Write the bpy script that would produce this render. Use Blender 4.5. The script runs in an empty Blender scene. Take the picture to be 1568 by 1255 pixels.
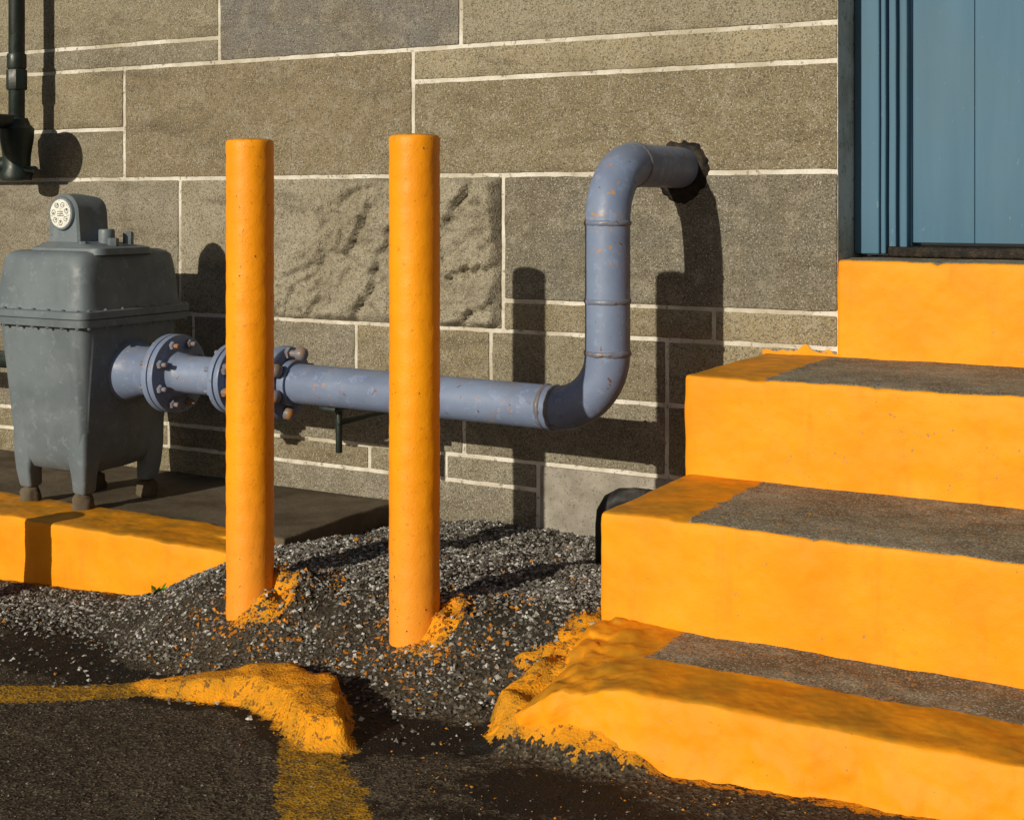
import bpy, math, random
import numpy as np
from mathutils import Vector, noise, Matrix
random.seed(4); np.random.seed(4)
H = 1.15      # eye height above datum; the numbers below are heights relative to eye level
YW = 3.777    # wall plane
SC = bpy.context.scene

# ------------------------------------------------------------------ helpers
def sm(a, b, x):
    t = max(0.0, min(1.0, (x-a)/(b-a))); return t*t*(3-2*t)
def nz(x, y, z, s=1.0): return noise.noise(Vector((x*s, y*s, z*s)))
def fbm(x, y, z, s, o=4):
    v = 0; a = 1; t = 0
    for i in range(o):
        v += a*nz(x+i*7.3, y-i*3.1, z+i*1.7, s); t += a; a *= .5; s *= 2.1
    return v/t
def mesh_obj(name, vs, fs, mat, parent=None, smooth=True):
    me = bpy.data.meshes.new(name)
    me.from_pydata([(v[0], v[1], v[2]+H) for v in vs], [], fs)
    me.update()
    if smooth: me.polygons.foreach_set('use_smooth', [True]*len(me.polygons))
    ob = bpy.data.objects.new(name, me); SC.collection.objects.link(ob)
    if mat: me.materials.append(mat)
    if parent: ob.parent = parent
    return ob
def empty(name):
    e = bpy.data.objects.new(name, None); SC.collection.objects.link(e); e.empty_display_size = .1; return e
def axis(a, b, res, r):
    n = max(1, int(round((b-a-2*r)/res)))
    inner = [a+r+(b-a-2*r)*i/n for i in range(n+1)]
    if r <= 0: return inner
    return [a, a+r*.12, a+r*.45] + inner + [b-r*.45, b-r*.12, b]
def gridbox(x0, x1, y0, y1, z0, z1, res=.05, r=.006, fn=None):
    X, Y, Z = axis(x0, x1, res, r), axis(y0, y1, res, r), axis(z0, z1, res, r)
    nx, ny, n_z = len(X)-1, len(Y)-1, len(Z)-1
    idx = {}; vs = []; fs = []
    def V(i, j, k):
        key = (i, j, k)
        if key in idx: return idx[key]
        p = Vector((X[i], Y[j], Z[k]))
        if r > 0:
            q = Vector((min(max(p.x, x0+r), x1-r), min(max(p.y, y0+r), y1-r), min(max(p.z, z0+r), z1-r)))
            d = p-q
            if d.length > 1e-9: p = q+d.normalized()*r
        if fn: p = Vector(fn(p))
        idx[key] = len(vs); vs.append(tuple(p)); return idx[key]
    for i in range(nx):
        for j in range(ny):
            fs.append((V(i,j,0), V(i,j+1,0), V(i+1,j+1,0), V(i+1,j,0)))
            fs.append((V(i,j,n_z), V(i+1,j,n_z), V(i+1,j+1,n_z), V(i,j+1,n_z)))
        for k in range(n_z):
            fs.append((V(i,0,k), V(i+1,0,k), V(i+1,0,k+1), V(i,0,k+1)))
            fs.append((V(i,ny,k), V(i,ny,k+1), V(i+1,ny,k+1), V(i+1,ny,k)))
    for j in range(ny):
        for k in range(n_z):
            fs.append((V(0,j,k), V(0,j,k+1), V(0,j+1,k+1), V(0,j+1,k)))
            fs.append((V(nx,j,k), V(nx,j+1,k), V(nx,j+1,k+1), V(nx,j,k+1)))
    return vs, fs
def box(name, b, mat, parent=None, res=.3, r=.003, fn=None):
    vs, fs = gridbox(*b, res=res, r=r, fn=fn)
    return mesh_obj(name, vs, fs, mat, parent)
def merge(parts):
    vs = []; fs = []
    for v, f in parts:
        o = len(vs); vs += list(v); fs += [tuple(i+o for i in q) for q in f]
    return vs, fs
def sweep(path, rad, seg=28, caps=True):
    P = [Vector(p) for p in path]; n = len(P)
    R = rad if isinstance(rad, (list, tuple)) else [rad]*n
    T = []
    for i in range(n):
        a = P[max(0, i-1)]; b = P[min(n-1, i+1)]
        t = (b-a)
        T.append(t.normalized() if t.length > 1e-9 else (T[-1] if T else Vector((0,0,1))))
    u = T[0].orthogonal().normalized()
    vs = []; fs = []
    for i in range(n):
        u = (u-T[i]*u.dot(T[i])).normalized(); w = T[i].cross(u)
        for k in range(seg):
            a = 2*math.pi*k/seg
            vs.append(tuple(P[i]+(u*math.cos(a)+w*math.sin(a))*R[i]))
    for i in range(n-1):
        for k in range(seg):
            k2 = (k+1) % seg
            fs.append((i*seg+k, i*seg+k2, (i+1)*seg+k2, (i+1)*seg+k))
    if caps:
        fs.append(tuple(range(seg))[::-1]); fs.append(tuple((n-1)*seg+k for k in range(seg)))
    return vs, fs
def cyl(p0, p1, r, bev=.003, seg=28, r1=None):
    p0 = Vector(p0); p1 = Vector(p1); d = (p1-p0); d.normalize()
    if r1 is None: r1 = r
    e = 1e-4
    return sweep([p0, p0+d*e, p0+d*bev*.3, p0+d*bev, p1-d*bev, p1-d*bev*.3, p1-d*e, p1],
                 [(r-bev)*.6, r-bev, r-bev*.3, r, r1, r1-bev*.3, r1-bev, (r1-bev)*.6], seg)
def lathe(p0, d, prof, seg=32):
    p0 = Vector(p0); d = Vector(d).normalized()
    pts = []; last = None
    for s, r in prof:
        if last is not None and s <= last: s = last+1e-5
        last = s; pts.append((s, r))
    return sweep([p0+d*s for s, r in pts], [r for s, r in pts], seg)
def loft(secs, seg=64):
    """rounded-rectangle sections: (z,cx,cy,hx,hy,power)"""
    vs = []; fs = []
    for z, cx, cy, hx, hy, pw in secs:
        for k in range(seg):
            a = 2*math.pi*(k+.5)/seg
            c, s = math.cos(a), math.sin(a)
            vs.append((cx+hx*math.copysign(abs(c)**(2/pw), c), cy+hy*math.copysign(abs(s)**(2/pw), s), z))
    n = len(secs)
    for i in range(n-1):
        for k in range(seg):
            k2 = (k+1) % seg
            fs.append((i*seg+k, i*seg+k2, (i+1)*seg+k2, (i+1)*seg+k))
    fs.append(tuple(range(seg))[::-1]); fs.append(tuple((n-1)*seg+k for k in range(seg)))
    return vs, fs
def sharp(ob, ang=35):
    try:
        ob.data.set_sharp_from_angle(angle=math.radians(ang))
    except Exception: pass
    return ob
def hexbolt(p, d, r=.012, h=.012, stud=.02):
    p = Vector(p); d = Vector(d).normalized()
    a = lathe(p, d, [(0, r*.8), (.0001, r), (h*.8, r), (h, r*.8)], 6)
    b = lathe(p+d*h*.9, d, [(0, r*.5), (stud-.002, r*.5), (stud, r*.35)], 10)
    return merge([a, b])

# ------------------------------------------------------------------ materials
class NT:
    def __init__(s, name):
        s.m = bpy.data.materials.new(name); s.m.use_nodes = True
        s.t = s.m.node_tree; s.b = s.t.nodes['Principled BSDF']
        s.tc = s.n('ShaderNodeTexCoord'); s.P = s.tc.outputs['Object']
        s.geo = s.n('ShaderNodeNewGeometry')
    def n(s, ty, **kw):
        nd = s.t.nodes.new(ty)
        for k, v in kw.items(): setattr(nd, k, v)
        return nd
    def link(s, a, b): s.t.links.new(a, b)
    def put(s, sock, v):
        if isinstance(v, bpy.types.NodeSocket): s.link(v, sock)
        else: sock.default_value = v
    def noise(s, scale, detail=4, rough=.6, vec=None, dist=0, fac=True):
        nd = s.n('ShaderNodeTexNoise'); nd.inputs['Scale'].default_value = scale
        cap = 1 if scale >= 150 else (2 if scale >= 50 else 3)
        nd.inputs['Detail'].default_value = min(detail, cap); nd.inputs['Roughness'].default_value = rough
        nd.inputs['Distortion'].default_value = dist
        s.link(vec or s.P, nd.inputs['Vector']); return nd.outputs['Fac' if fac else 'Color']
    def voro(s, scale, feat='F1', out='Distance', vec=None):
        nd = s.n('ShaderNodeTexVoronoi', feature=feat); nd.inputs['Scale'].default_value = scale
        s.link(vec or s.P, nd.inputs['Vector']); return nd.outputs[out]
    def math(s, op, a, b=0.0, c=0.0):
        nd = s.n('ShaderNodeMath', operation=op)
        s.put(nd.inputs[0], a); s.put(nd.inputs[1], b); s.put(nd.inputs[2], c); return nd.outputs[0]
    def ramp(s, f, lo, hi, a=0.0, b=1.0):
        nd = s.n('ShaderNodeMapRange', interpolation_type='SMOOTHSTEP')
        s.put(nd.inputs[0], f)
        for i, v in enumerate((lo, hi, a, b)): s.put(nd.inputs[i+1], v)
        return nd.outputs[0]
    def mix(s, f, a, b, mode='MIX'):
        nd = s.n('ShaderNodeMix', data_type='RGBA', blend_type=mode)
        s.put(nd.inputs['Factor'], f)
        for nm, v in (('A', a), ('B', b)):
            sk = [i for i in nd.inputs if i.name == nm and i.type == 'RGBA'][0]
            if isinstance(v, tuple): sk.default_value = (*v, 1)[:4]
            else: s.link(v, sk)
        return [o for o in nd.outputs if o.type == 'RGBA'][0]
    def stretch(s, sc, rot=(0, 0, 0)):
        nd = s.n('ShaderNodeMapping'); nd.inputs['Scale'].default_value = sc; nd.inputs['Rotation'].default_value = rot
        s.link(s.P, nd.inputs['Vector']); return nd.outputs[0]
    def xyz(s):
        nd = s.n('ShaderNodeSeparateXYZ'); s.link(s.geo.outputs['Position'], nd.inputs[0]); return nd.outputs
    def nrm(s):
        nd = s.n('ShaderNodeSeparateXYZ'); s.link(s.geo.outputs['Normal'], nd.inputs[0]); return nd.outputs
    def attr(s, name, out='Fac'):
        nd = s.n('ShaderNodeAttribute', attribute_name=name); return nd.outputs[out]
    def fin(s, col, rough=.6, bumps=(), metal=0, spec=.5):
        s.put(s.b.inputs['Base Color'], col if not isinstance(col, tuple) else (*col, 1))
        s.put(s.b.inputs['Roughness'], rough); s.b.inputs['Metallic'].default_value = metal
        s.b.inputs['Specular IOR Level'].default_value = spec
        prev = None
        for h, st, di in bumps:
            bp = s.n('ShaderNodeBump'); bp.inputs['Strength'].default_value = st; bp.inputs['Distance'].default_value = di
            s.link(h, bp.inputs['Height'])
            if prev: s.link(prev, bp.inputs['Normal'])
            prev = bp.outputs[0]
        if prev: s.link(prev, s.b.inputs['Normal'])
        return s.m

YEL = (.80, .292, .004); YEL2 = (.73, .245, .003)
def yellow(name, gray=False, lumps=.3):
    m = NT(name)
    big = m.noise(4, 3, .65); med = m.noise(40, 3); fine = m.noise(220, 1)
    c = m.mix(m.ramp(big, .35, .7), YEL, YEL2)
    c = m.mix(m.ramp(med, .60, .78, 0, .25), c, (.50, .17, .006))
    run = m.noise(9, 3, .7, vec=m.stretch((2.2, 2.2, .35)))     # weathering runs down the risers
    c = m.mix(m.ramp(run, .52, .78, 0, .4), c, (.58, .195, .006))
    nn = m.nrm(); up = m.ramp(nn[2], .5, .8)
    g = m.math('MULTIPLY', up, m.ramp(m.noise(9, 3, .7), .35, .65, .25, .8))
    c = m.mix(g, c, (.33, .165, .012))
    pit = m.ramp(m.voro(38), .0, .10, 1, 0)
    pit = m.math('MULTIPLY', pit, m.ramp(m.noise(14, 2), .52, .64))
    c = m.mix(m.math('MULTIPLY', pit, .8), c, (.09, .05, .02))
    chip = m.math('MULTIPLY', m.ramp(m.noise(45, 3, .8), .66, .68), m.ramp(m.noise(5.5, 2), .50, .58))
    c = m.mix(m.math('MULTIPLY', chip, .85), c, (.26, .18, .09))
    rough = .6
    bm = [(m.noise(13, 2, .5), lumps, .020), (m.noise(42, 2, .5), .18, .004), (fine, .22, .002)]
    if gray:
        p = m.xyz()
        wob = m.math('MULTIPLY', m.math('SUBTRACT', m.noise(22, 3, .7), .5), .06)
        mx = m.ramp(m.math('ADD', p[0], wob), -1.148, -1.138)
        low = m.ramp(p[2], H-.80, H-.79)     # the bottom tread keeps a wide painted nosing
        yb = m.ramp(m.math('ADD', p[1], m.math('MULTIPLY', wob, .5)), 2.52, 2.528)
        yy = m.math('MAXIMUM', low, yb)
        k = m.math('MULTIPLY', m.math('MULTIPLY', mx, yy), m.ramp(nn[2], .8, .93))
        sp = m.ramp(m.noise(49, 3, .8), .62, .66)
        k = m.math('MULTIPLY', k, m.math('SUBTRACT', 1.0, m.math('MULTIPLY', sp, .8)))
        ag = m.voro(330, out='Color')
        sx = m.n('ShaderNodeSeparateColor'); m.link(ag, sx.inputs[0])
        cc = m.mix(m.ramp(m.noise(5, 3, .75), .3, .7), (.11, .098, .065), (.26, .23, .165))
        cc = m.mix(m.ramp(sx.outputs[0], .72, .9, 0, .7), cc, (.42, .39, .32))
        cc = m.mix(m.ramp(sx.outputs[1], .7, .9, 0, .8), cc, (.06, .05, .04))
        c = m.mix(k, c, cc)
        rough = m.ramp(k, 0, 1, .6, .85)
    return m.fin(c, rough, bm, spec=.22)
M_yel = yellow('yellow_paint', lumps=.4)
M_tread = yellow('yellow_paint_worn_treads', gray=True, lumps=.38)
M_rough_yel = yellow('yellow_paint_lumpy', gray=True, lumps=.65)

def bollard_mat():
    m = NT('bollard_yellow_paint')
    v = m.stretch((1, 1, .25))
    c = m.mix(m.ramp(m.noise(8, 3, vec=v), .35, .7), (.84, .315, .003), (.76, .262, .003))
    p = m.xyz()
    c = m.mix(m.ramp(p[2], .15, .6, .55, 0), c, (.72, .25, .035))
    c = m.mix(m.ramp(m.noise(70, 2), .64, .72, 0, .5), c, (.45, .15, .01))
    c = m.mix(m.math('MULTIPLY', m.ramp(m.noise(90, 2), .68, .72), m.ramp(m.noise(6, 2), .5, .6)), c, (.14, .07, .03))
    c = m.mix(m.math('MULTIPLY', m.ramp(m.nrm()[2], .5, .9), m.ramp(m.noise(60, 2), .4, .6, .3, 1)), c, (.33, .18, .04))
    return m.fin(c, .5, [(m.noise(45, 3), .35, .004), (m.noise(300, 1), .3, .0016)], spec=.3)
M_bol = bollard_mat()

def stone_mat():
    m = NT('sandstone_ashlar')
    t = m.attr('tint', 'Color')
    big = m.noise(3.2, 3, .65); med = m.noise(14, 3, .75); fine = m.noise(190, 1, .8)
    c = m.mix(m.ramp(big, .3, .7, 0, .5), t, (.155, .124, .072))
    c = m.mix(m.ramp(med, .45, .70, 0, .5), c, (.31, .28, .215))
    c = m.mix(m.ramp(m.noise(5, 3, .7, vec=m.stretch((.5, 1, 2.0), (0, .35, 0))), .5, .72, 0, .6), c, (.098, .080, .050))
    c = m.mix(m.ramp(m.noise(75, 2, .8), .50, .66, 0, .4), c, (.095, .080, .055))
    c = m.mix(m.ramp(fine, .52, .68, 0, .75), c, (.060, .050, .036))
    c = m.mix(m.ramp(m.noise(210, 1, .8), .57, .70, 0, .7), c, (.43, .40, .34))
    c = m.mix(m.math('MULTIPLY', m.ramp(m.voro(26), .0, .07, 1, 0), m.ramp(m.noise(7, 2), .5, .6)), c, (.42, .39, .33))
    return m.fin(c, .92, [(m.noise(11, 3, .6), .3, .014), (m.noise(60, 2, .7), .5, .006), (fine, .85, .005)], spec=.15)
M_stone = stone_mat()
def mortar_mat():
    m = NT('lime_mortar')
    c = m.mix(m.ramp(m.noise(4, 3, .7), .35, .65), (.62, .59, .53), (.40, .36, .28))
    c = m.mix(m.ramp(m.noise(49, 3, .8), .56, .68, 0, .8), c, (.14, .12, .09))
    return m.fin(c, .95, [(m.noise(90, 2, .7), .8, .006)], spec=.2)
M_mort = mortar_mat()
def concrete(name, a, b, s=6):
    m = NT(name)
    c = m.mix(m.ramp(m.noise(s, 3, .75), .3, .7), a, b)
    c = m.mix(m.ramp(m.noise(150, 1, .8), .58, .72, 0, .6), c, (.06, .05, .04))
    return m.fin(c, .88, [(m.noise(30, 3, .7), .4, .008), (m.noise(220, 1), .4, .002)], spec=.25)
M_conc = concrete('foundation_concrete', (.33, .305, .26), (.19, .17, .14))
M_pad = concrete('pad_concrete', (.065, .047, .027), (.13, .103, .07), 4)

def metal_paint(name, a, b, rust=(.13, .06, .025), thr=.7, rough=.42, chip=None):
    m = NT(name)
    c = m.mix(m.ramp(m.noise(6, 3, .6), .35, .68), a, b)
    c = m.mix(m.ramp(m.noise(26, 3, .75), .56, .64, 0, .45), c, tuple(min(1, x*1.35) for x in a))
    c = m.mix(m.ramp(m.noise(34, 3, .75, dist=.4), thr, thr+.03, 0, .9), c, rust)
    c = m.mix(m.math('MULTIPLY', m.ramp(m.nrm()[2], .3, 1), m.ramp(m.noise(20, 3, .7), .4, .65, 0, .4)), c, (.16, .15, .14))
    if chip:
        c = m.mix(m.math('MULTIPLY', m.ramp(m.noise(49, 3, .8), .62, .66), m.ramp(m.noise(4, 2), .5, .56)), c, chip)
    return m.fin(c, m.ramp(m.noise(30, 2), .3, .7, rough-.08, rough+.14), [(m.noise(24, 3), .15, .006), (m.noise(280, 1), .25, .001)], spec=.4)
M_pipe = metal_paint('gray_blue_pipe_paint', (.160, .208, .320), (.122, .158, .255), thr=.66, chip=(.42, .20, .03), rough=.5)
M_weld = metal_paint('weathered_weld_paint', (.14, .16, .23), (.12, .11, .12), thr=.60)
M_meter = metal_paint('meter_gray_paint', (.128, .155, .175), (.095, .118, .135), thr=.70, rough=.55)
M_bolt = metal_paint('bolt_paint', (.15, .17, .23), (.15, .12, .11), rust=(.33, .13, .02), thr=.56)
M_dkpipe = metal_paint('dark_green_pipe_paint', (.012, .022, .017), (.008, .013, .011), thr=.75)
M_black = metal_paint('black_plastic', (.006, .006, .006), (.010, .009, .008), thr=.9, rust=(.02, .02, .02), rough=.6)
def tar_mat():
    m = NT('black_sealant')
    c = m.mix(m.ramp(m.noise(30, 3, .7), .4, .7), (.008, .006, .005), (.04, .028, .016))
    return m.fin(c, .7, [(m.noise(45, 3, .7), .8, .01)], spec=.25)
M_tar = tar_mat()
def door_mat():
    m = NT('blue_door_paint')
    v = m.stretch((3, 3, .25))
    c = m.mix(m.ramp(m.noise(4, 3, .6, vec=v), .3, .7), (.070, .150, .225), (.058, .130, .200))
    c = m.mix(m.ramp(m.noise(2.5, 3, .6), .4, .7, 0, .45), c, (.085, .140, .185))
    c = m.mix(m.ramp(m.noise(49, 3, .8, vec=m.stretch((1, 1, .35))), .66, .70, 0, .6), c, (.17, .23, .27))
    return m.fin(c, .62, [(m.noise(40, 2, vec=v), .15, .003), (m.noise(200, 1), .2, .001)], spec=.2)
M_door = door_mat()
_g = NT('dial_face'); M_dial = _g.fin(_g.mix(_g.ramp(_g.noise(140, 2), .56, .62), (.68, .68, .63), (.40, .40, .37)), .3)
_l = NT('leaf'); M_leaf = _l.fin(_l.mix(_l.noise(60), (.03, .12, .015), (.06, .2, .02)), .5)

# ------------------------------------------------------------------ building wall
bld = empty('stone_building')
JG = .0064
ROUGH_ID = (-3.565, -2.205, -.408, .082)
stones = [
 (-4.9,-3.377,.495,.583), (-4.9,-3.377,.583,.93), (-3.377,-2.362,.495,.93), (-2.362,-1.13,.495,.93),
 (-4.9,-3.842,.27,.495), (-4.9,-3.842,.082,.27), (-3.842,-2.546,.082,.495), (-2.546,-1.13,.389,.495), (-2.546,-1.13,.082,.389),
 (-4.9,-3.565,-.408,.082), ROUGH_ID, (-2.205,-1.13,-.312,.082),
 (-2.205,-1.50,-.408,-.312), (-1.50,-1.13,-.408,-.312),
 (-4.9,-3.5,-.60,-.408), (-3.5,-2.775,-.60,-.408), (-2.775,-2.25,-.60,-.408), (-2.25,-1.647,-.60,-.408), (-1.647,-1.13,-.60,-.408),
 (-4.9,-3.3,-.812,-.60), (-3.3,-2.35,-.812,-.60), (-2.35,-1.647,-.812,-.60), (-1.647,-1.13,-.812,-.60),
 (-4.9,-3.62,-.895,-.812), (-3.62,-2.72,-.895,-.812), (-2.72,-2.42,-.895,-.812), (-2.42,-2.08,-.895,-.812),
 (-4.9,-3.2,-1.25,-.895), (-3.2,-2.08,-1.25,-.895)]
def fill(xa, xb, zs, seed):
    rr = random.Random(seed)
    for a, b in zip(zs[:-1], zs[1:]):
        x = xa
        while x < xb-.01:
            w = rr.uniform(.6, 1.4); x2 = x+w
            if xb-x2 < .4: x2 = xb
            stones.append((x, x2, a, b)); x = x2
fill(-9, -4.9, [-1.3, -.895, -.812, -.6, -.408, .082, .27, .495, .583, .93], 3)
fill(-9, -1.13, [.93, 1.04, 1.42, 1.55, 1.95, 2.25, 2.7], 5)
fill(-1.13, .02, [1.95, 2.25, 2.7], 6)
fill(.02, 4, [-1.3, -.812, -.6, -.408, .082, .495, .583, .93, 1.04, 1.42, 1.55, 1.95, 2.25, 2.7], 8)
palette = [(.250,.220,.150), (.220,.202,.155), (.270,.228,.140), (.200,.188,.152), (.240,.200,.124), (.228,.208,.165)]
V = []; F = []; TI = []
for si, s in enumerate(stones):
    x0, x1, z0, z1 = s; rg = random.Random(si*13+1)
    tint = Vector(rg.choice(palette))*rg.uniform(.74, 1.15)
    if s[:2] == (-3.377, -2.362): tint = Vector((.155, .148, .140))
    if s == (-2.546,-1.13,.389,.495): tint = Vector((.32, .275, .180))
    if s == (-2.362,-1.13,.495,.93): tint = Vector((.27, .24, .17))
    if s == (-3.842,-2.546,.082,.495): tint = Vector((.215, .172, .106))
    if s == ROUGH_ID: tint = Vector((.31, .28, .21))
    isr = s == ROUGH_ID
    off = rg.uniform(-.002, .0015)
    vis = x0 > -5 and x1 < -1 and z0 < .95
    def fn(p, isr=isr, off=off, si=si, x0=x0, x1=x1, z0=z0, z1=z1):
        x, y, z = p
        front = 1-sm(YW-.002, YW+.03, y)
        wx = .0034*fbm(x, si, z, 22, 3); wz = .0040*fbm(x+9, si, z, 18, 3)
        d = off+.0022*fbm(x, si*3.1, z, 5, 4)
        if isr:
            line = -3.11+(z+.3)*.67+.05*fbm(x, 3, z, 9, 3)
            m = sm(-.006, .012, x-line)
            e = sm(x1, x1-.03, x)*sm(z0+.002, z0+.03, z)*sm(z1, z1-.028, z)
            wx_, wz_ = x+.06*fbm(x, 1, z, 4, 3), z+.06*fbm(x, 7, z, 4, 3)
            a = wx_*.80-wz_*.60; b = wx_*.60+wz_*.80
            q = 6.0*(fbm(a*1.6, 2.2, b*.75, 3.0, 4)+a*.9)          # irregular broken cleavage terraces
            fl = math.floor(q); fr = q-fl
            ter = fl%3+sm(.0, .22, fr)
            q2 = 9*fbm(a*2, 9.2, b*1.1, 5.5, 3)
            f2 = math.floor(q2); t2 = sm(0, .35, q2-f2) if f2 % 2 == 0 else 1-sm(0, .6, q2-f2)
            rel = .010+.015*(ter if ter <= 2 else 2-(ter-2)*2)+.009*t2+.018*fbm(x, 5, z, 9, 4)+.020*fbm(x, 15, z, 30, 4)
            d = d*(1-m)-m*max(.004, rel)*e
        return (x+wx, y+d*front, z+wz)
    vs, fs = gridbox(x0+JG, x1-JG, YW, YW+.20 if x1 == -1.13 else YW+.08, z0+JG, z1-JG,
                     res=(.0075 if isr else (.035 if vis else .3)), r=.0045, fn=fn)
    o = len(V); V += vs; F += [tuple(i+o for i in q) for q in fs]; TI += [tuple(tint)]*len(vs)
st = mesh_obj('ashlar_stones', V, F, M_stone, bld)
at = st.data.color_attributes.new('tint', 'FLOAT_COLOR', 'POINT')
at.data.foreach_set('color', [c for t in TI for c in (*t, 1.0)])
def mfn(p):
    x, y, z = p
    return (x, y+(.0026*fbm(x, 1, z, 14, 3) if y < YW+.02 else 0), z)
for nm, b in (('mortar_bed', (-9, -1.135, YW+.0035, YW+.3, -1.3, 2.7)), ('mortar_bed_right', (.026, 4, YW+.0035, YW+.3, -1.3, 2.7)),
              ('mortar_bed_lintel', (-1.134, .025, YW+.0035, YW+.3, 1.957, 2.7))):
    box(nm, b, M_mort, bld, res=.05 if nm == 'mortar_bed' else .3, r=.001, fn=mfn)
box('foundation_block', (-2.07, -1.2, YW-.006, YW+.1, -1.25, -.818), M_conc, bld, res=.05, r=.006,
    fn=lambda p: (p.x, p.y+.003*fbm(p.x, p.y, p.z, 8), p.z))

# door and frame
door = empty('blue_door'); door.parent = bld
def dfn(p): return (p.x+.0015*fbm(p.x, p.y, p.z, 7, 2), p.y+.001*fbm(p.x, p.y, p.z, 9, 2), p.z)
T = 1.955
for nm, b in (
  ('casing_left', (-1.134, -1.062, 3.932, 4.10, -.150, T)), ('casing_bead_left', (-1.0615, -1.047, 3.945, 4.10, -.150, T)),
  ('stop_left', (-1.043, -1.022, 3.962, 4.10, -.148, T)), ('inner_stop_left', (-1.010, -.990, 3.958, 4.10, -.145, T)),
  ('frame_back_left', (-1.05, -.985, 3.99, 4.11, -.148, T)),
  ('casing_right', (-.05, .024, 3.932, 4.10, -.150, T)), ('stop_right', (-.08, -.052, 3.962, 4.10, -.148, T)),
  ('head', (-1.05, -.03, 3.94, 4.1, 1.87, T-.003))):
    box(nm, b, M_door, door, res=.12, r=.005, fn=dfn)
for i, (a, b) in enumerate(((-.984, -.8145), (-.8125, -.640), (-.638, -.46), (-.458, -.28), (-.278, -.085))):
    box('door_board_%d' % (i+1), (a, b, 4.000+.0012*(i % 2), 4.05, -.118, 1.868), M_door, door, res=.2, r=.0025)
box('door_core', (-.985, -.08, 4.006, 4.09, -.117, 1.865), M_door, door, r=.001)
box('door_sill', (-1.045, -.03, 3.955, 4.1, -.158, -.128), M_tar, door, res=.1, r=.006)

# ------------------------------------------------------------------ stairs
stairs = empty('painted_concrete_stairs')
def sfn(amp, zt, yf):
    def f(p):
        x, y, z = p
        e = sm(.05, .0, abs(z-zt)+abs(y-yf))       # nosing: worn, chipped and over-painted
        lo_ = amp*.9*fbm(x, y+5, z, 5, 4)
        ch = -max(0, fbm(x, 4, 2, 11, 3)-.12)*.045*e
        return (x+amp*fbm(x, y, z, 9, 3), y+amp*fbm(x+5, y, z, 6, 3)+.4*amp*fbm(x, y, z, 26, 2)-ch*.8, z+lo_+.2*amp*fbm(x, y, z, 30, 2)+ch+.003*e*fbm(x, 1, 1, 22, 2))
    return f
box('landing', (-1.132, .9, 3.758, 4.12, -.62, -.160), M_tread, stairs, res=.016, r=.012, fn=sfn(.007, -.16, 3.758))
box('upper_step', (-1.342, .9, 3.188, 3.772, -1.25, -.427), M_tread, stairs, res=.016, r=.011, fn=sfn(.007, -.427, 3.188))
box('middle_step', (-1.339, .9, 2.713, 3.22, -1.25, -.672), M_tread, stairs, res=.016, r=.011, fn=sfn(.007, -.672, 2.713))
def low(p):
    x, y, z = p
    t = max(0, (-.903-z)/.15)            # 0 at the tread, 1 at the ground
    left = 1-sm(-1.345, -1.08, x)
    back = sm(2.34, 2.72, y)
    x += left*(.10*(1-back)*(1-min(t, 1))-.07*min(t, 1.1))+.018*fbm(x, y, z, 12, 3)*(.4+t*.6)
    y += -.022*min(t, 1.3)+(.020*fbm(x+3, y, z, 11, 3)+.007*fbm(x, y, z, 30, 2))*(.3+.9*min(t, 1.2))
    z += .007*fbm(x, y+2, z, 8, 3)-left*(.02*(1-back)*(1-min(t, 1)))
    if left > .05: z += .026*fbm(x, y, z, 17, 3)*left; y += .035*left*fbm(x, y, z+3, 15, 3)
    return (x, y, z)
box('bottom_step', (-1.345, .9, 2.337, 2.74, -1.2, -.903), M_rough_yel, stairs, res=.010, r=.012, fn=low)
def blob(cx, cy, cz, rx, ry, rz, seed, nse=.3, nu=40, nv=24):
    vs = []; fs = []
    for j in range(nv+1):
        ph = math.pi*j/nv
        for i in range(nu):
            a = 2*math.pi*i/nu
            d = Vector((math.sin(ph)*math.cos(a), math.sin(ph)*math.sin(a), math.cos(ph)))
            k = 1+nse*fbm(d.x+seed, d.y, d.z, 1.8, 4)
            vs.append((cx+d.x*rx*k, cy+d.y*ry*k, cz+d.z*rz*k))
    for j in range(nv):
        for i in range(nu):
            i2 = (i+1) % nu
            fs.append((j*nu+i, (j+1)*nu+i, (j+1)*nu+i2, j*nu+i2))
    return vs, fs
vs = []; fs = []
n = 70
for i in range(n+1):
    x = -1.35+.225*i/n
    h = .002+.014*max(0, fbm(x, 1, 1, 40, 4)+.2)+.022*sm(.03, 0, abs(x+1.225))+.010*sm(.02, 0, abs(x+1.16))
    vs += [(x, YW-.0045, -.44), (x, YW-.0045, -.425+h)]
    if i: fs.append((2*i-2, 2*i, 2*i+1, 2*i-1))
mesh_obj('paint_on_wall', vs, fs, M_yel, stairs, False)

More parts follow.
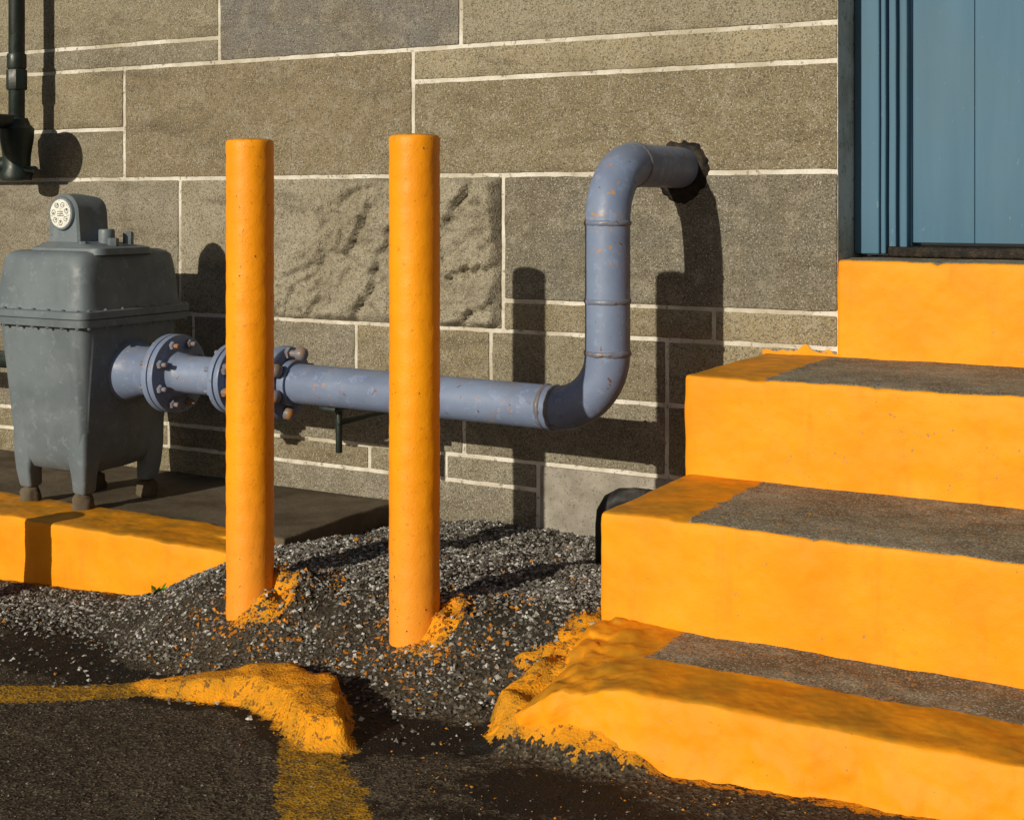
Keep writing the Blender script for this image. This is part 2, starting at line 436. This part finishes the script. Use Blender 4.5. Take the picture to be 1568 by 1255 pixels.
# ------------------------------------------------------------------ ground
B = [(-2.277, 2.66), (-1.788, 2.66), (-3.41, 2.66)]
def toe(x):
    pts = [(-3.2, 2.75), (-2.75, 2.55), (-2.5, 2.40), (-2.2, 2.36), (-1.9, 2.40), (-1.6, 2.34), (-1.4, 2.38), (-1.2, 2.5)]
    if x <= pts[0][0]: return pts[0][1]
    for (a, ya), (b, yb) in zip(pts[:-1], pts[1:]):
        if x <= b: return ya+(yb-ya)*(x-a)/(b-a)
    return pts[-1][1]
LUMP = [(-2.34,2.345),(-2.15,2.40),(-1.98,2.455),(-1.83,2.42),(-1.72,2.31),(-1.63,2.19),(-1.72,2.17),(-1.80,2.22),(-1.90,2.29),(-2.0,2.33),(-2.12,2.30),(-2.25,2.30)]
STRIPES = [[(-2.9,2.04),(-2.61,2.22),(-2.30,2.375),(-2.2,2.31),(-2.58,2.09),(-2.9,1.89)],
           [(-1.88,2.29),(-1.66,2.20),(-1.47,2.03),(-1.30,1.85),(-1.46,1.78),(-1.62,1.96)]]
def sd(poly, x, y):
    ins = False; dm = 9; n = len(poly)
    for i in range(n):
        x1, y1 = poly[i]; x2, y2 = poly[(i+1) % n]
        if (y1 > y) != (y2 > y) and x < (x2-x1)*(y-y1)/(y2-y1)+x1: ins = not ins
        dx, dy = x2-x1, y2-y1; t = max(0, min(1, ((x-x1)*dx+(y-y1)*dy)/(dx*dx+dy*dy)))
        dm = min(dm, math.hypot(x-x1-t*dx, y-y1-t*dy))
    return dm if ins else -dm
def mound(x, y):
    t = toe(x)+.05*fbm(x, y, 0, 5, 3)
    return sm(0, .46, y-t)*sm(-3.0, -2.45, x)
def apron(x, y):
    xe = -1.475+.16*fbm(x, y, 6, 8, 4)
    return sm(xe, xe+.12, x)*sm(2.26+.07*fbm(x, y, 1, 12, 3), 2.37, y)*(1-sm(2.74, 2.84, y))*(1-sm(-1.1,-1.0,x))
def gz(x, y):
    xc = max(-6, min(2.5, x))
    z = -.98+.055*xc+.006*fbm(x, y, 0, 3, 3)
    if -4 < x < 0 and 1 < y < 3.9:
        m = mound(x, y)
        top = -.945+.03*sm(-1.75, -1.4, x)-.065*sm(3.05, 3.6, y)-.03*sm(-2.2, -2.6, x)
        z = z*(1-m)+top*m
        z += .024*fbm(x, y, 2, 7, 4)*m+.005*fbm(x, y, 5, 30, 2)
        for bx, by in B[:2]:
            r = math.hypot(x-bx-.085, y-by-.02)
            z += .038*sm(.14, .03, r)*(1+1.2*fbm(x, y, 3, 22, 3))
        s = sd(LUMP, x, y)+.020*fbm(x, y, 9, 14, 4)
        z += .050*sm(-.004, .010, s)*sm(-2.38, -1.95, x)+.010*sm(-.01, .01, s)+.008*fbm(x, y, 2, 18, 3)*sm(-.01, .02, s)
        a = apron(x, y)
        if a > 0:
            tz = -.965+.04*sm(2.4, 2.7, y)+.04*fbm(x, y, 4, 11, 4)
            if tz > z: z += (tz-z)*a
            z += .020*fbm(x, y, 4, 24, 3)*a
    return z
fx = list(np.arange(-3.7, -.35, .012)); fy = list(np.arange(1.55, 3.86, .012))
far = [.1, .3, .7, 1.5, 3, 6, 12, 25, 50, 100, 200]
xs = [fx[0]-f for f in far[::-1]]+fx+[fx[-1]+f for f in far]
ys = [fy[0]-f for f in far[::-1]]+fy+[fy[-1]+f for f in far]
vs = []; pa = []; gr = []; ta = []; br = []
for y in ys:
    for x in xs:
        vs.append((x, y, gz(x, y)))
        p = 0; g = 0; t = 0; b_ = 0
        if -4 < x < 0 and 1 < y < 3.9:
            sl = sd(LUMP, x, y)+.020*fbm(x, y, 9, 14, 4)
            s = max(sl+.02, max(sd(q, x, y) for q in STRIPES))
            p = max(0, min(1, .5+s*12))
            if sl > -.02: p = max(p, min(1, .6+(sl+.012)*25)); b_ = sm(-.03, .0, sl)
            for bx, by in B[:2]:
                q = sm(.12, .065, math.hypot(x-bx-.05, y-by+.005)); p = max(p, .68*q); b_ = max(b_, q)
            a = apron(x, y)
            if a > 0:
                p = max(p, .30+.55*sm(0, .8, a)); b_ = max(b_, sm(.05, .4, a))
            if x > -1.4:
                q = sm(.06, .0, -sd([(-1.4,2.32),(-.3,2.30),(-.3,2.8),(-1.38,2.8)], x, y)); p = max(p, .58*q); b_ = max(b_, q*.6)
            if y > 2.75 and x < -2.6: p = max(p, .62*sm(.05, 0, 2.95-y))
            g = max(mound(x, y), .75*sm(2.45, 2.75, y)*(1-sm(-2.7, -2.5, x)))
            t = sm(.13, .02, abs(y-toe(x)+.04+.05*fbm(x, y, 4, 6, 3)))*(.35+.65*sm(-1.9, -1.5, x)+.7*sm(-2.1, -2.4, x))
            t = max(t, sm(.06, .0, abs(sl+.03))*.85, .9*sm(.12, .02, math.hypot((x+1.58)*.5, y-2.27)), .8*sm(.4, .05, math.hypot(x+1.15, (y-2.15)*2)))
            t = max(t, sm(.24, .05, math.hypot((x+2.75)*.6, y-2.46+.3*(x+2.75))), .55*sm(-1.9, -1.2, x)*sm(2.4, 2.1, y))
        pa.append(p); gr.append(g); ta.append(min(1, t)); br.append(b_)
W = len(xs)
fs = [(j*W+i, j*W+i+1, (j+1)*W+i+1, (j+1)*W+i) for j in range(len(ys)-1) for i in range(W-1)]
def ground_mat():
    m = NT('asphalt')
    pa, gr, ta, br = m.attr('paint'), m.attr('gravel'), m.attr('tar'), m.attr('bright')
    vc = m.voro(190, out='Color'); sx = m.n('ShaderNodeSeparateColor'); m.link(vc, sx.inputs[0])
    c = m.mix(m.ramp(m.noise(2.5, 3, .75), .3, .7), (.036, .027, .017), (.068, .052, .034))
    c = m.mix(m.ramp(sx.outputs[0], .6, .95, 0, .8), c, (.14, .115, .08))
    c = m.mix(m.ramp(sx.outputs[1], .55, .85, 0, .85), c, (.009, .007, .005))
    c = m.mix(m.math('MULTIPLY', gr, .8), c, (.024, .021, .016))
    tn = m.ramp(m.math('ADD', ta, m.math('MULTIPLY', m.math('SUBTRACT', m.noise(18, 3, .75), .5), 1.0)), .42, .6)
    c = m.mix(m.math('MULTIPLY', tn, .92), c, (.006, .005, .004))
    pn = m.math('ADD', pa, m.math('MULTIPLY', m.math('SUBTRACT', m.noise(26, 3, .85), .5), .95))
    pm = m.ramp(pn, .50, .54)
    flat = m.mix(m.ramp(m.noise(12, 3, .7), .3, .7), (.42, .22, .010), (.22, .125, .014))
    flat = m.mix(m.ramp(sx.outputs[1], .55, .9, 0, .7), flat, (.06, .04, .015))
    flat = m.mix(m.ramp(m.noise(49, 3, .8), .50, .60, 0, .55), flat, (.07, .045, .02))
    lum = m.mix(m.ramp(m.noise(10, 3, .7), .35, .7), (.74, .285, .006), (.45, .20, .012))
    lum = m.mix(m.ramp(m.noise(49, 3, .8), .56, .62, 0, .8), lum, (.10, .055, .02))
    c = m.mix(pm, c, m.mix(br, flat, lum))
    r = m.ramp(tn, 0, 1, .88, .72)
    return m.fin(c, r, [(m.noise(25, 3, .7), .4, .014), (m.voro(190), .4, .005)], spec=.2)
gm = ground_mat()
g = mesh_obj('asphalt_ground', vs, fs, gm)
for nm, dat in (('paint', pa), ('gravel', gr), ('tar', ta), ('bright', br)):
    a = g.data.attributes.new(nm, 'FLOAT', 'POINT'); a.data.foreach_set('value', dat)

def chips(name, N, region, dens, smin, smax, seed, pal):
    rr = np.random.RandomState(seed); pts = []
    x0, x1, y0, y1 = region
    while len(pts) < N:
        x = rr.uniform(x0, x1); y = rr.uniform(y0, y1)
        if y > 2.93 and x < -2.60: continue
        if x > -1.35 and y > 2.28: continue
        if rr.rand() > dens(x, y): continue
        if any(math.hypot(x-a, y-b) < .06 for a, b in B): continue
        if rr.rand() < .94 and (sd(LUMP, x, y) > -.012): continue
        if rr.rand() < .85*sm(.1, .5, apron(x, y)): continue
        pts.append((x, y, gz(x, y)))
    pts = np.array(pts)
    base = np.array([(1,0,0),(-1,0,0),(0,1,0),(0,-1,0),(0,0,1),(0,0,-1)], float)
    tri = np.array([(0,2,4),(2,1,4),(1,3,4),(3,0,4),(2,0,5),(1,2,5),(3,1,5),(0,3,5)])
    S = smin+(smax-smin)*rr.rand(N)**2.0
    v = base[None]*S[:, None, None]*rr.uniform(.55, 1.25, (N, 6, 1))
    v[:, :, 2] *= .6; v[:, :, 1] *= rr.uniform(.6, 1, (N, 1))
    v += rr.normal(0, .14, v.shape)*S[:, None, None]
    a = rr.uniform(0, 6.28, N); b = rr.normal(0, .5, N)
    ca, sa, cb, sb = np.cos(a), np.sin(a), np.cos(b), np.sin(b)
    x, y, z = v[..., 0].copy(), v[..., 1].copy(), v[..., 2].copy()
    y2 = y*cb[:, None]-z*sb[:, None]; z2 = y*sb[:, None]+z*cb[:, None]
    v = np.stack([x*ca[:, None]-y2*sa[:, None], x*sa[:, None]+y2*ca[:, None], z2], -1)
    v += pts[:, None, :]; v[..., 2] += (S*.15)[:, None]+H
    f = (tri[None]+(np.arange(N)*6)[:, None, None]).reshape(-1, 3)
    me = bpy.data.meshes.new(name); me.from_pydata(v.reshape(-1, 3).tolist(), [], f.tolist()); me.update()
    k = rr.rand(N)
    pal = np.array(pal)
    gcol = np.where(k[:, None] < .50, pal[0], np.where(k[:, None] < .83, pal[1], pal[2]))*rr.uniform(.7, 1.3, (N, 1))
    for i in range(N):
        px, py = pts[i, 0], pts[i, 1]
        q = .010
        for bx, by in B[:2]:
            dd = math.hypot(px-bx-.035, py-by+.01); q = max(q, .8*sm(.15, .075, dd), .25*sm(.32, .1, dd))
        q = max(q, .4*sm(-.06, .02, sd(LUMP, px, py)), .6*sm(.0, .3, apron(px, py)), .25*sm(-1.6, -1.4, px)*sm(2.8, 2.5, py))
        q *= (.35+1.3*sm(-.2, .3, fbm(px, py, 3, 12, 2)))
        if rr.rand() < q: gcol[i] = np.array([.55, .20, .006])*rr.uniform(.5, 1.2)
    cc = np.ones((N, 6, 4)); cc[..., :3] = gcol[:, None, :]
    at = me.color_attributes.new('tint', 'FLOAT_COLOR', 'POINT'); at.data.foreach_set('color', cc.ravel())
    m = NT(name+'_stone'); m.fin(m.mix(m.ramp(m.noise(300, 1), .4, .7, 0, .4), m.attr('tint', 'Color'), (.05, .042, .032)), .7, spec=.35)
    me.materials.append(m.m)
    ob = bpy.data.objects.new(name, me); SC.collection.objects.link(ob)
chips('gravel', 30000, (-3.6, -1.33, 2.25, 3.775), lambda x, y: max(.03, mound(x, y)**.6, .5*sm(2.45, 2.75, y)*(1-sm(-2.7, -2.5, x)))*(.5+.9*sm(-.4,.3,fbm(x,y,8,5,2))), .004, .0098, 3,
      [(.085, .077, .064), (.20, .188, .165), (.43, .42, .40)])
chips('loose_grit', 6000, (-3.4, -.4, 1.6, 2.6), lambda x, y: .6, .0015, .0040, 9, [(.035, .027, .018), (.08, .066, .046), (.19, .165, .13)])

# ------------------------------------------------------------------ meter pad with painted kerb
pad = empty('meter_pad')
def kf(p):
    x, y, z = p
    e = sm(-2.95, -2.62, x)
    return (x+.012*fbm(x, y, z, 10, 4)+.02*e*fbm(x, y, z, 22, 3), y+.012*fbm(x+3, y, z, 7, 3)+.004*fbm(x, y, z, 28, 2)+.03*e*(1 if y < 3.1 else 0), z+.007*fbm(x, y, z, 9, 3)+.002*fbm(x, y, z, 28, 2)-.012*e)
box('painted_kerb', (-8, -2.63, 2.955, 3.20, -1.3, -.974), M_yel, pad, res=.02, r=.012, fn=kf)
box('pad_slab', (-8, -2.60, 3.18, YW-.001, -1.3, -.982), M_pad, pad, res=.03, r=.01,
    fn=lambda p: (p.x+.02*fbm(p.x, p.y, p.z, 9, 4), p.y, p.z+.004*fbm(p.x, p.y, p.z, 6, 3)))

# ------------------------------------------------------------------ bollards
def bollard(x, y, top, i):
    e = empty('steel_bollard' if i == 0 else 'steel_bollard.%03d' % i)
    R = .0585
    prof = []
    z0 = -1.18; L = top-z0; n = 90
    for k in range(n): prof.append((L*.985*k/(n-1)*.995, R+.0005*math.sin(k*1.7+i)))
    prof += [(L-.010, R), (L-.005, R-.0015), (L-.002, R-.005), (L-.0003, R-.011), (L, R-.02), (L+.002, .02), (L+.0022, .001)]
    v, f = lathe((x, y, z0), (0, 0, 1), prof, 64)
    v = [(a+.0016*fbm(a, b, c, 25, 3), b+.0016*fbm(a+4, b, c, 25, 3), c) for a, b, c in v]
    mesh_obj('post', v, f, M_bol, e)
bollard(B[0][0], B[0][1], .153, 0)
bollard(B[1][0], B[1][1], .153, 1)
bollard(B[2][0], B[2][1], -.84, 2)  # unseen short post, added to cast a shadow across the kerb

# ------------------------------------------------------------------ gas pipe
gp = empty('gas_pipe')
XP, YP, RP = -1.602, 3.289, .0595
ZP = -.545; ZT = .098; EL = .155
path = []
for k in range(24): path.append((-2.68+(XP-EL+2.68)*k/23, YP, ZP-.008*k/23))
zb = ZP-.008
for k in range(1, 17):
    a = math.pi/2*k/16; path.append((XP-EL+EL*math.sin(a), YP, zb+EL-EL*math.cos(a)))
for k in range(1, 12): path.append((XP, YP, zb+EL+(ZT-EL-zb-EL)*k/12))
for k in range(0, 17):
    a = math.pi/2*k/16; path.append((XP, YP+EL-EL*math.cos(a), ZT-EL+EL*math.sin(a)))
for k in range(1, 8): path.append((XP, YP+EL+(YW+.05-YP-EL)*k/7, ZT))
mesh_obj('pipe_run', *sweep(path, RP, 48), M_pipe, gp)
def weld(p, d, r=RP):
    d = Vector(d).normalized(); prof = [(-.008, r-.001), (-.006, r+.0015), (-.002, r+.0032), (.002, r+.0032), (.006, r+.0015), (.008, r-.001)]
    v, f = lathe(p, d, prof, 48)
    return [(a+.003*fbm(a, b, c, 60, 2), b+.003*fbm(a, b+3, c, 60, 2), c+.003*fbm(a, b, c+3, 60, 2)) for a, b, c in v], f
mesh_obj('weld_seams', *merge([weld((XP-EL, YP, zb), (1, 0, 0)), weld((XP, YP, zb+EL), (0, 0, 1)), weld((XP, YP, -.262), (0, 0, 1)),
         weld((XP, YP, ZT-EL), (0, 0, 1)), weld((XP, YP+EL, ZT), (0, 1, 0)), weld((XP-EL-.028, YP, zb), (1, 0, 0))]), M_weld, gp)
def flange(x, t, r, nb=8, both=0):
    parts = [cyl((x, YP, ZP), (x+t, YP, ZP), r, .003, 48)]
    bl = []
    for k in range(nb):
        a = 2*math.pi*(k+.5)/nb; rr = r*.80
        y, z = YP+rr*math.cos(a), ZP+rr*math.sin(a)
        if both >= 0: bl.append(hexbolt((x+t, y, z), (1, 0, 0), .0145, .014, .018))
        if both <= 0: bl.append(hexbolt((x, y, z), (-1, 0, 0), .0145, .014, .018))
    return parts, bl
P = []; Bl = []
for x, t, r, bo in ((-3.150, .022, .124, -1), (-3.124, .022, .124, 1), (-2.895, .02, .108, 0), (-2.870, .02, .108, 0)):
    a, b = flange(x, t, r, 8, bo); P += a; Bl += b
P.append(cyl((-3.1278, YP, ZP), (-3.1242, YP, ZP), .112, .001, 40))
P.append(sweep([(-3.32, YP, ZP), (-3.24, YP, ZP), (-3.18, YP, ZP), (-3.145, YP, ZP)], [.105, .078, .080, .100], 40))
P.append(sweep([(-3.105, YP, ZP), (-3.085, YP, ZP), (-3.065, YP, ZP), (-2.88, YP, ZP)], [.085, .066, RP, RP], 40))
P.append(sweep([(-2.86, YP, ZP), (-2.84, YP, ZP), (-2.81, YP, ZP), (-2.77, YP, ZP), (-2.74, YP, ZP), (-2.70, YP, ZP)], [.065, .08, .092, .092, .08, .066], 40))
P.append(cyl((-2.80, YP, ZP-.02), (-2.80, YP, ZP+.115), .028, .004, 24))
P.append(cyl((-2.705, YP, ZP), (-2.660, YP, ZP), .110, .014, 48))
P.append(cyl((-2.662, YP, ZP), (-2.632, YP, ZP), .070, .004, 40))
sharp(mesh_obj('flanges_and_valve', *merge(P), M_pipe, gp))
for a in (math.radians(-100), math.radians(-160), math.radians(20), math.radians(95), math.radians(150)):
    y, z = YP+.090*math.cos(a), ZP+.090*math.sin(a); lon = .045 if abs(a-math.radians(95)) < .01 else 0
    Bl.append(cyl((-2.89, y, z), (-2.640+lon, y, z), .0105, .002, 12))
    Bl.append(lathe((-2.664+lon*.9, y, z), (1, 0, 0), [(0, .012), (.001, .020), (.018, .021), (.026, .017), (.031, .009)], 12))
    Bl.append(lathe((-2.664, y, z), (1, 0, 0), [(0, .012), (.001, .019), (.014, .019), (.016, .012)], 6))
sharp(mesh_obj('flange_bolts', *merge(Bl), M_bolt, gp))
# small dark support bracket standing off the wall under the pipe
br_ = merge([cyl((-2.50, YW+.01, -.655), (-2.50, YP+.02, -.655), .010, .002, 12), cyl((-2.50, YP+.03, -.60), (-2.50, YP+.03, -.745), .010, .002, 12),
             gridbox(-2.53, -2.47, YP-.03, YP+.06, -.615, -.603, .02, .003), gridbox(-2.535, -2.465, YW-.012, YW+.004, -.70, -.61, .02, .003)])
mesh_obj('support_bracket', *br_, M_dkpipe, gp)
vs = []; fs = []; n = 90
for k in range(n):
    a = 2*math.pi*k/n
    o = RP+.012+.030*abs(fbm(math.cos(a), math.sin(a), 2, 2.6, 4))+.030*max(0, -math.sin(a))**4+.012*max(0, math.cos(a))
    for r, dy in ((RP-.003, -.010), (RP+.006, -.009), (o*.5+RP*.5, -.007), (o, -.003), (o+.002, .004)):
        w = .004*fbm(math.cos(a)*r*20, math.sin(a)*r*20, dy*30, 1.5, 3)
        vs.append((XP+r*math.cos(a), YW+dy+w, ZT+r*math.sin(a)))
for k in range(n):
    k2 = (k+1) % n
    for q in range(4): fs.append((k*5+q, k2*5+q, k2*5+q+1, k*5+q+1))
mesh_obj('wall_penetration_sealant', vs, fs, M_tar, gp)

# ------------------------------------------------------------------ gas meter
gmt = empty('gas_meter'); CX, CY = -3.50, YP
bv = []
body = loft([(-.872, CX, CY, .02, .02, 2), (-.872, CX, CY, .10, .11, 4), (-.856, CX, CY, .138, .155, 6), (-.82, CX, CY, .160, .178, 8)] +
            [(z, CX, CY, .160+.042*t, .178+.040*t, 10) for z, t in [(-.82+.428*k/14, k/14) for k in range(1, 15)]], 160)
for a, b, c in body[0]:
    k = sm(-.83, -.74, c)*sm(-.40, -.45, c)
    if abs(b-CY) > .15 and abs(a-CX) < .17: b += math.copysign(.0045, b-CY)*k*math.cos((a-CX)*math.pi*2/.075)
    elif abs(a-CX) > .13 and abs(b-CY) < .17: a += math.copysign(.004, a-CX)*k*math.cos((b-CY)*math.pi*2/.09)
    bv.append((a, b, c))
PM = [(bv, body[1])]
PM.append(loft([(-.395, CX, CY, .200, .218, 10), (-.392, CX, CY, .226, .244, 12), (-.370, CX, CY, .229, .247, 12), (-.368, CX, CY, .226, .244, 12)], 96))
PM.append(loft([(-.3675, CX, CY, .227, .245, 12), (-.3655, CX, CY, .231, .249, 12), (-.345, CX, CY, .231, .249, 12), (-.342, CX, CY, .226, .244, 12), (-.3415, CX, CY, .20, .22, 10)], 96))
PM.append(loft([(-.345, CX, CY, .214, .232, 10), (-.33, CX, CY, .209, .227, 9), (-.26, CX, CY, .203, .221, 9), (-.20, CX, CY, .197, .215, 8), (-.176, CX, CY, .191, .209, 8), (-.164, CX, CY, .181, .198, 7), (-.158, CX, CY, .163, .18, 7), (-.156, CX, CY, .02, .02, 2)], 96))
for sx_ in (-1, 1):
    for sy_ in (-1, 1):
        fx_, fy_ = CX+sx_*.126, CY+sy_*.142
        PM.append(loft([(-.925, fx_-sx_*.004, fy_-sy_*.004, .024, .024, 5), (-.918, fx_-sx_*.004, fy_-sy_*.004, .028, .028, 5), (-.87, fx_, fy_, .032, .032, 5), (-.81, fx_-sx_*.004, fy_-sy_*.004, .042, .042, 5), (-.73, fx_-sx_*.008, fy_-sy_*.008, .048, .048, 5)], 32))
sharp(mesh_obj('casing', *merge(PM), M_meter, gmt), 40)
bl = []
for k in range(-3, 4):
    for s in (-1, 1):
        bl.append(hexbolt((CX+k*.066, CY+s*.237, -.342), (0, 0, 1), .0065, .004, .002)); bl.append(hexbolt((CX+k*.066, CY+s*.237, -.393), (0, 0, -1), .0065, .005, .003))
        bl.append(hexbolt((CX+s*.219, CY+k*.070, -.342), (0, 0, 1), .0065, .004, .002)); bl.append(hexbolt((CX+s*.219, CY+k*.070, -.393), (0, 0, -1), .0065, .005, .003))
sharp(mesh_obj('casing_bolts', *merge(bl), M_meter, gmt))
mesh_obj('grout_pads', *merge([blob(CX+a*.12, CY+b*.14, -.965, .034, .034, .044, a*3+b, .5, 24, 14) for a in (-1, 1) for b in (-1, 1)]), M_pad, gmt)
IX, IY, IZ = -3.492, 3.17, -.040
outl = []
for k in range(25):
    a = math.pi*k/24; outl.append((.064*math.cos(a), .064*math.sin(a)))
outl += [(-.070, -.06), (-.073, -.105), (.073, -.105), (.070, -.06)]
vs = []; fs = []; n = len(outl)
for sc_, y in ((.90, IY-.003), (1.0, IY+.004), (1.0, IY+.06), (.92, IY+.085), (.85, IY+.12)):
    for a, b in outl: vs.append((IX+a*sc_+(.015 if y > IY+.08 else 0), y, IZ+(b*sc_ if b > 0 else b)))
for q in range(4):
    for k in range(n):
        k2 = (k+1) % n; fs.append((q*n+k, q*n+k2, (q+1)*n+k2, (q+1)*n+k))
fs.append(tuple(range(n))[::-1]); fs.append(tuple(4*n+k for k in range(n)))
ih = [(vs, fs), loft([(-.17, IX+.03, CY-.03, .165, .13, 8), (-.150, IX+.03, CY-.03, .160, .125, 8), (-.146, IX+.03, CY-.03, .15, .115, 8), (-.134, IX, CY-.04, .095, .09, 6), (-.130, IX, CY-.04, .085, .08, 6)])]
ih.append(lathe((IX, IY-.001, IZ), (0, -1, 0), [(0, .056), (.006, .055), (.012, .052), (.0125, .047), (.0127, .0465)], 40))
ih.append(cyl((IX+.100, CY-.03, -.15), (IX+.100, CY-.03, -.09), .026, .006, 24)); ih.append(cyl((IX+.15, CY-.05, -.15), (IX+.15, CY-.05, -.118), .018, .005, 6))
ih.append(cyl((IX+.09, CY-.12, -.15), (IX+.09, CY-.12, -.128), .013, .004, 6)); ih.append(cyl((IX+.125, CY+.04, -.15), (IX+.125, CY+.04, -.10), .017, .004, 6))
sharp(mesh_obj('index_housing', *merge(ih), M_meter, gmt), 40)
mesh_obj('dial', *cyl((IX, IY-.004, IZ), (IX, IY-.0145, IZ), .0462, .001, 40), M_dial, gmt)
mk = []
rg = random.Random(8)
def ring(cx, cz, ro, ri, y):
    v = []; f = []; n = 18
    for k in range(n):
        a = 2*math.pi*k/n
        for r in (ro, ri):
            v.append((cx+r*math.cos(a), y, cz+r*math.sin(a)))
    for k in range(n):
        k2 = (k+1) % n; f.append((2*k, 2*k+1, 2*k2+1, 2*k2))
    return v, f
for k in range(7):
    a = 2*math.pi*k/7+.3; cx_, cz_ = IX+.030*math.cos(a), IZ+.030*math.sin(a)
    mk.append(ring(cx_, cz_, .0085, .0068, IY-.0150))
    b = rg.uniform(0, 6.28)
    mk.append(cyl((cx_, IY-.0154, cz_), (cx_+.007*math.cos(b), IY-.0154, cz_+.007*math.sin(b)), .0012, .0002, 6))
for k in range(3): mk.append(cyl((IX-.013, IY-.0150, IZ+.007-k*.007), (IX+.013, IY-.0150, IZ+.007-k*.007), .0010, .0002, 6))
mesh_obj('dial_pointers', *merge(mk), M_black, gmt)

# ------------------------------------------------------------------ service riser at the left
sr = empty('gas_service_riser'); SX, SY = -4.262, 3.64
pp = [cyl((SX, SY, .30), (SX, SY, 2.6), .030, .002, 28), cyl((SX, SY, .42), (SX, SY, .50), .038, .006, 8), cyl((SX, SY, .50), (SX, SY, .56), .036, .006, 28),
      lathe((SX, SY, .075), (0, 0, 1), [(0, .03), (.005, .055), (.03, .06), (.05, .05), (.10, .052), (.16, .062), (.20, .064), (.215, .05), (.24, .04)], 28),
      cyl((SX, SY-.02, .30), (SX-.01, 3.40, .30), .028, .003, 20),
      cyl((SX, SY, .14), (SX-.45, SY, .14), .03, .003, 20), cyl((SX+.02, SY, .12), (SX+.105, SY, .12), .012, .003, 8),
      lathe((SX+.045, 3.42, .30), (0, -1, 0), [(0, .03), (.01, .085), (.03, .098), (.045, .098), (.07, .07), (.10, .035), (.15, .033), (.155, .01)], 36)]
pp += [sweep([(SX-.45, SY, .14), (SX-.5, SY, .12), (SX-.52, SY, .06), (SX-.52, SY, -.45), (SX-.50, YP+.1, -.53), (SX-.45, YP, ZP), (CX-.2, YP, ZP)], .03, 20)]
sharp(mesh_obj('riser_and_regulator', *merge(pp), M_dkpipe, sr), 40)

# ------------------------------------------------------------------ black drain stub beside the stairs
dr = empty('black_drain_pipe')
v, f = sweep([(-1.640, 3.36, -1.15), (-1.640, 3.36, -.87), (-1.638, 3.362, -.835), (-1.625, 3.366, -.81), (-1.60, 3.37, -.796), (-1.56, 3.372, -.792), (-1.42, 3.372, -.792)], .030, 24)
mesh_obj('pipe', v, f, M_black, dr)
wd = empty('weed')
vs = []; fs = []
rg = random.Random(2)
for k in range(14):
    a = rg.uniform(0, 6.28); l = rg.uniform(.014, .032); t = rg.uniform(.2, 1.1)
    bx, by = -2.83+rg.uniform(-.02, .02), 2.90+rg.uniform(-.015, .015); bz = gz(bx, by)
    d = Vector((math.cos(a)*math.cos(t), math.sin(a)*math.cos(t), math.sin(t))); s = Vector((-math.sin(a), math.cos(a), 0))
    p = Vector((bx, by, bz)); o = len(vs)
    vs += [tuple(p), tuple(p+d*l*.6+s*l*.28), tuple(p+d*l), tuple(p+d*l*.6-s*l*.28)]; fs.append((o, o+1, o+2, o+3))
mesh_obj('leaves', vs, fs, M_leaf, wd, False)

# ------------------------------------------------------------------ light, sky, camera
tr = Vector((.149, 1, -.335)).normalized()
L = bpy.data.lights.new('sun', 'SUN'); L.energy = 4.4; L.angle = math.radians(.5); L.color = (1, .91, .74)
lo = bpy.data.objects.new('sun', L); SC.collection.objects.link(lo); lo.location = (-2, -8, 5)
lo.rotation_euler = tr.to_track_quat('-Z', 'Y').to_euler()
w = bpy.data.worlds.new('World'); SC.world = w; w.use_nodes = True
nt = w.node_tree; bg = nt.nodes['Background']; sk = nt.nodes.new('ShaderNodeTexSky'); sk.sky_type = 'NISHITA'
sk.sun_disc = False; sk.sun_elevation = math.asin(-tr.z); sk.sun_rotation = math.atan2(-tr.x, -tr.y)
nt.links.new(sk.outputs[0], bg.inputs[0]); bg.inputs[1].default_value = .05
cam = bpy.data.cameras.new('camera'); co = bpy.data.objects.new('camera', cam); SC.collection.objects.link(co)
co.location = (0, 0, H); co.rotation_euler = (math.radians(90), 0, math.radians(29.9))
cam.sensor_width = 36; cam.lens = 48.9; cam.shift_y = -.2037; cam.clip_end = 1000; cam.clip_start = .05
SC.camera = co
SC.view_settings.view_transform = 'Standard'; SC.view_settings.look = 'None'; SC.view_settings.exposure = 0
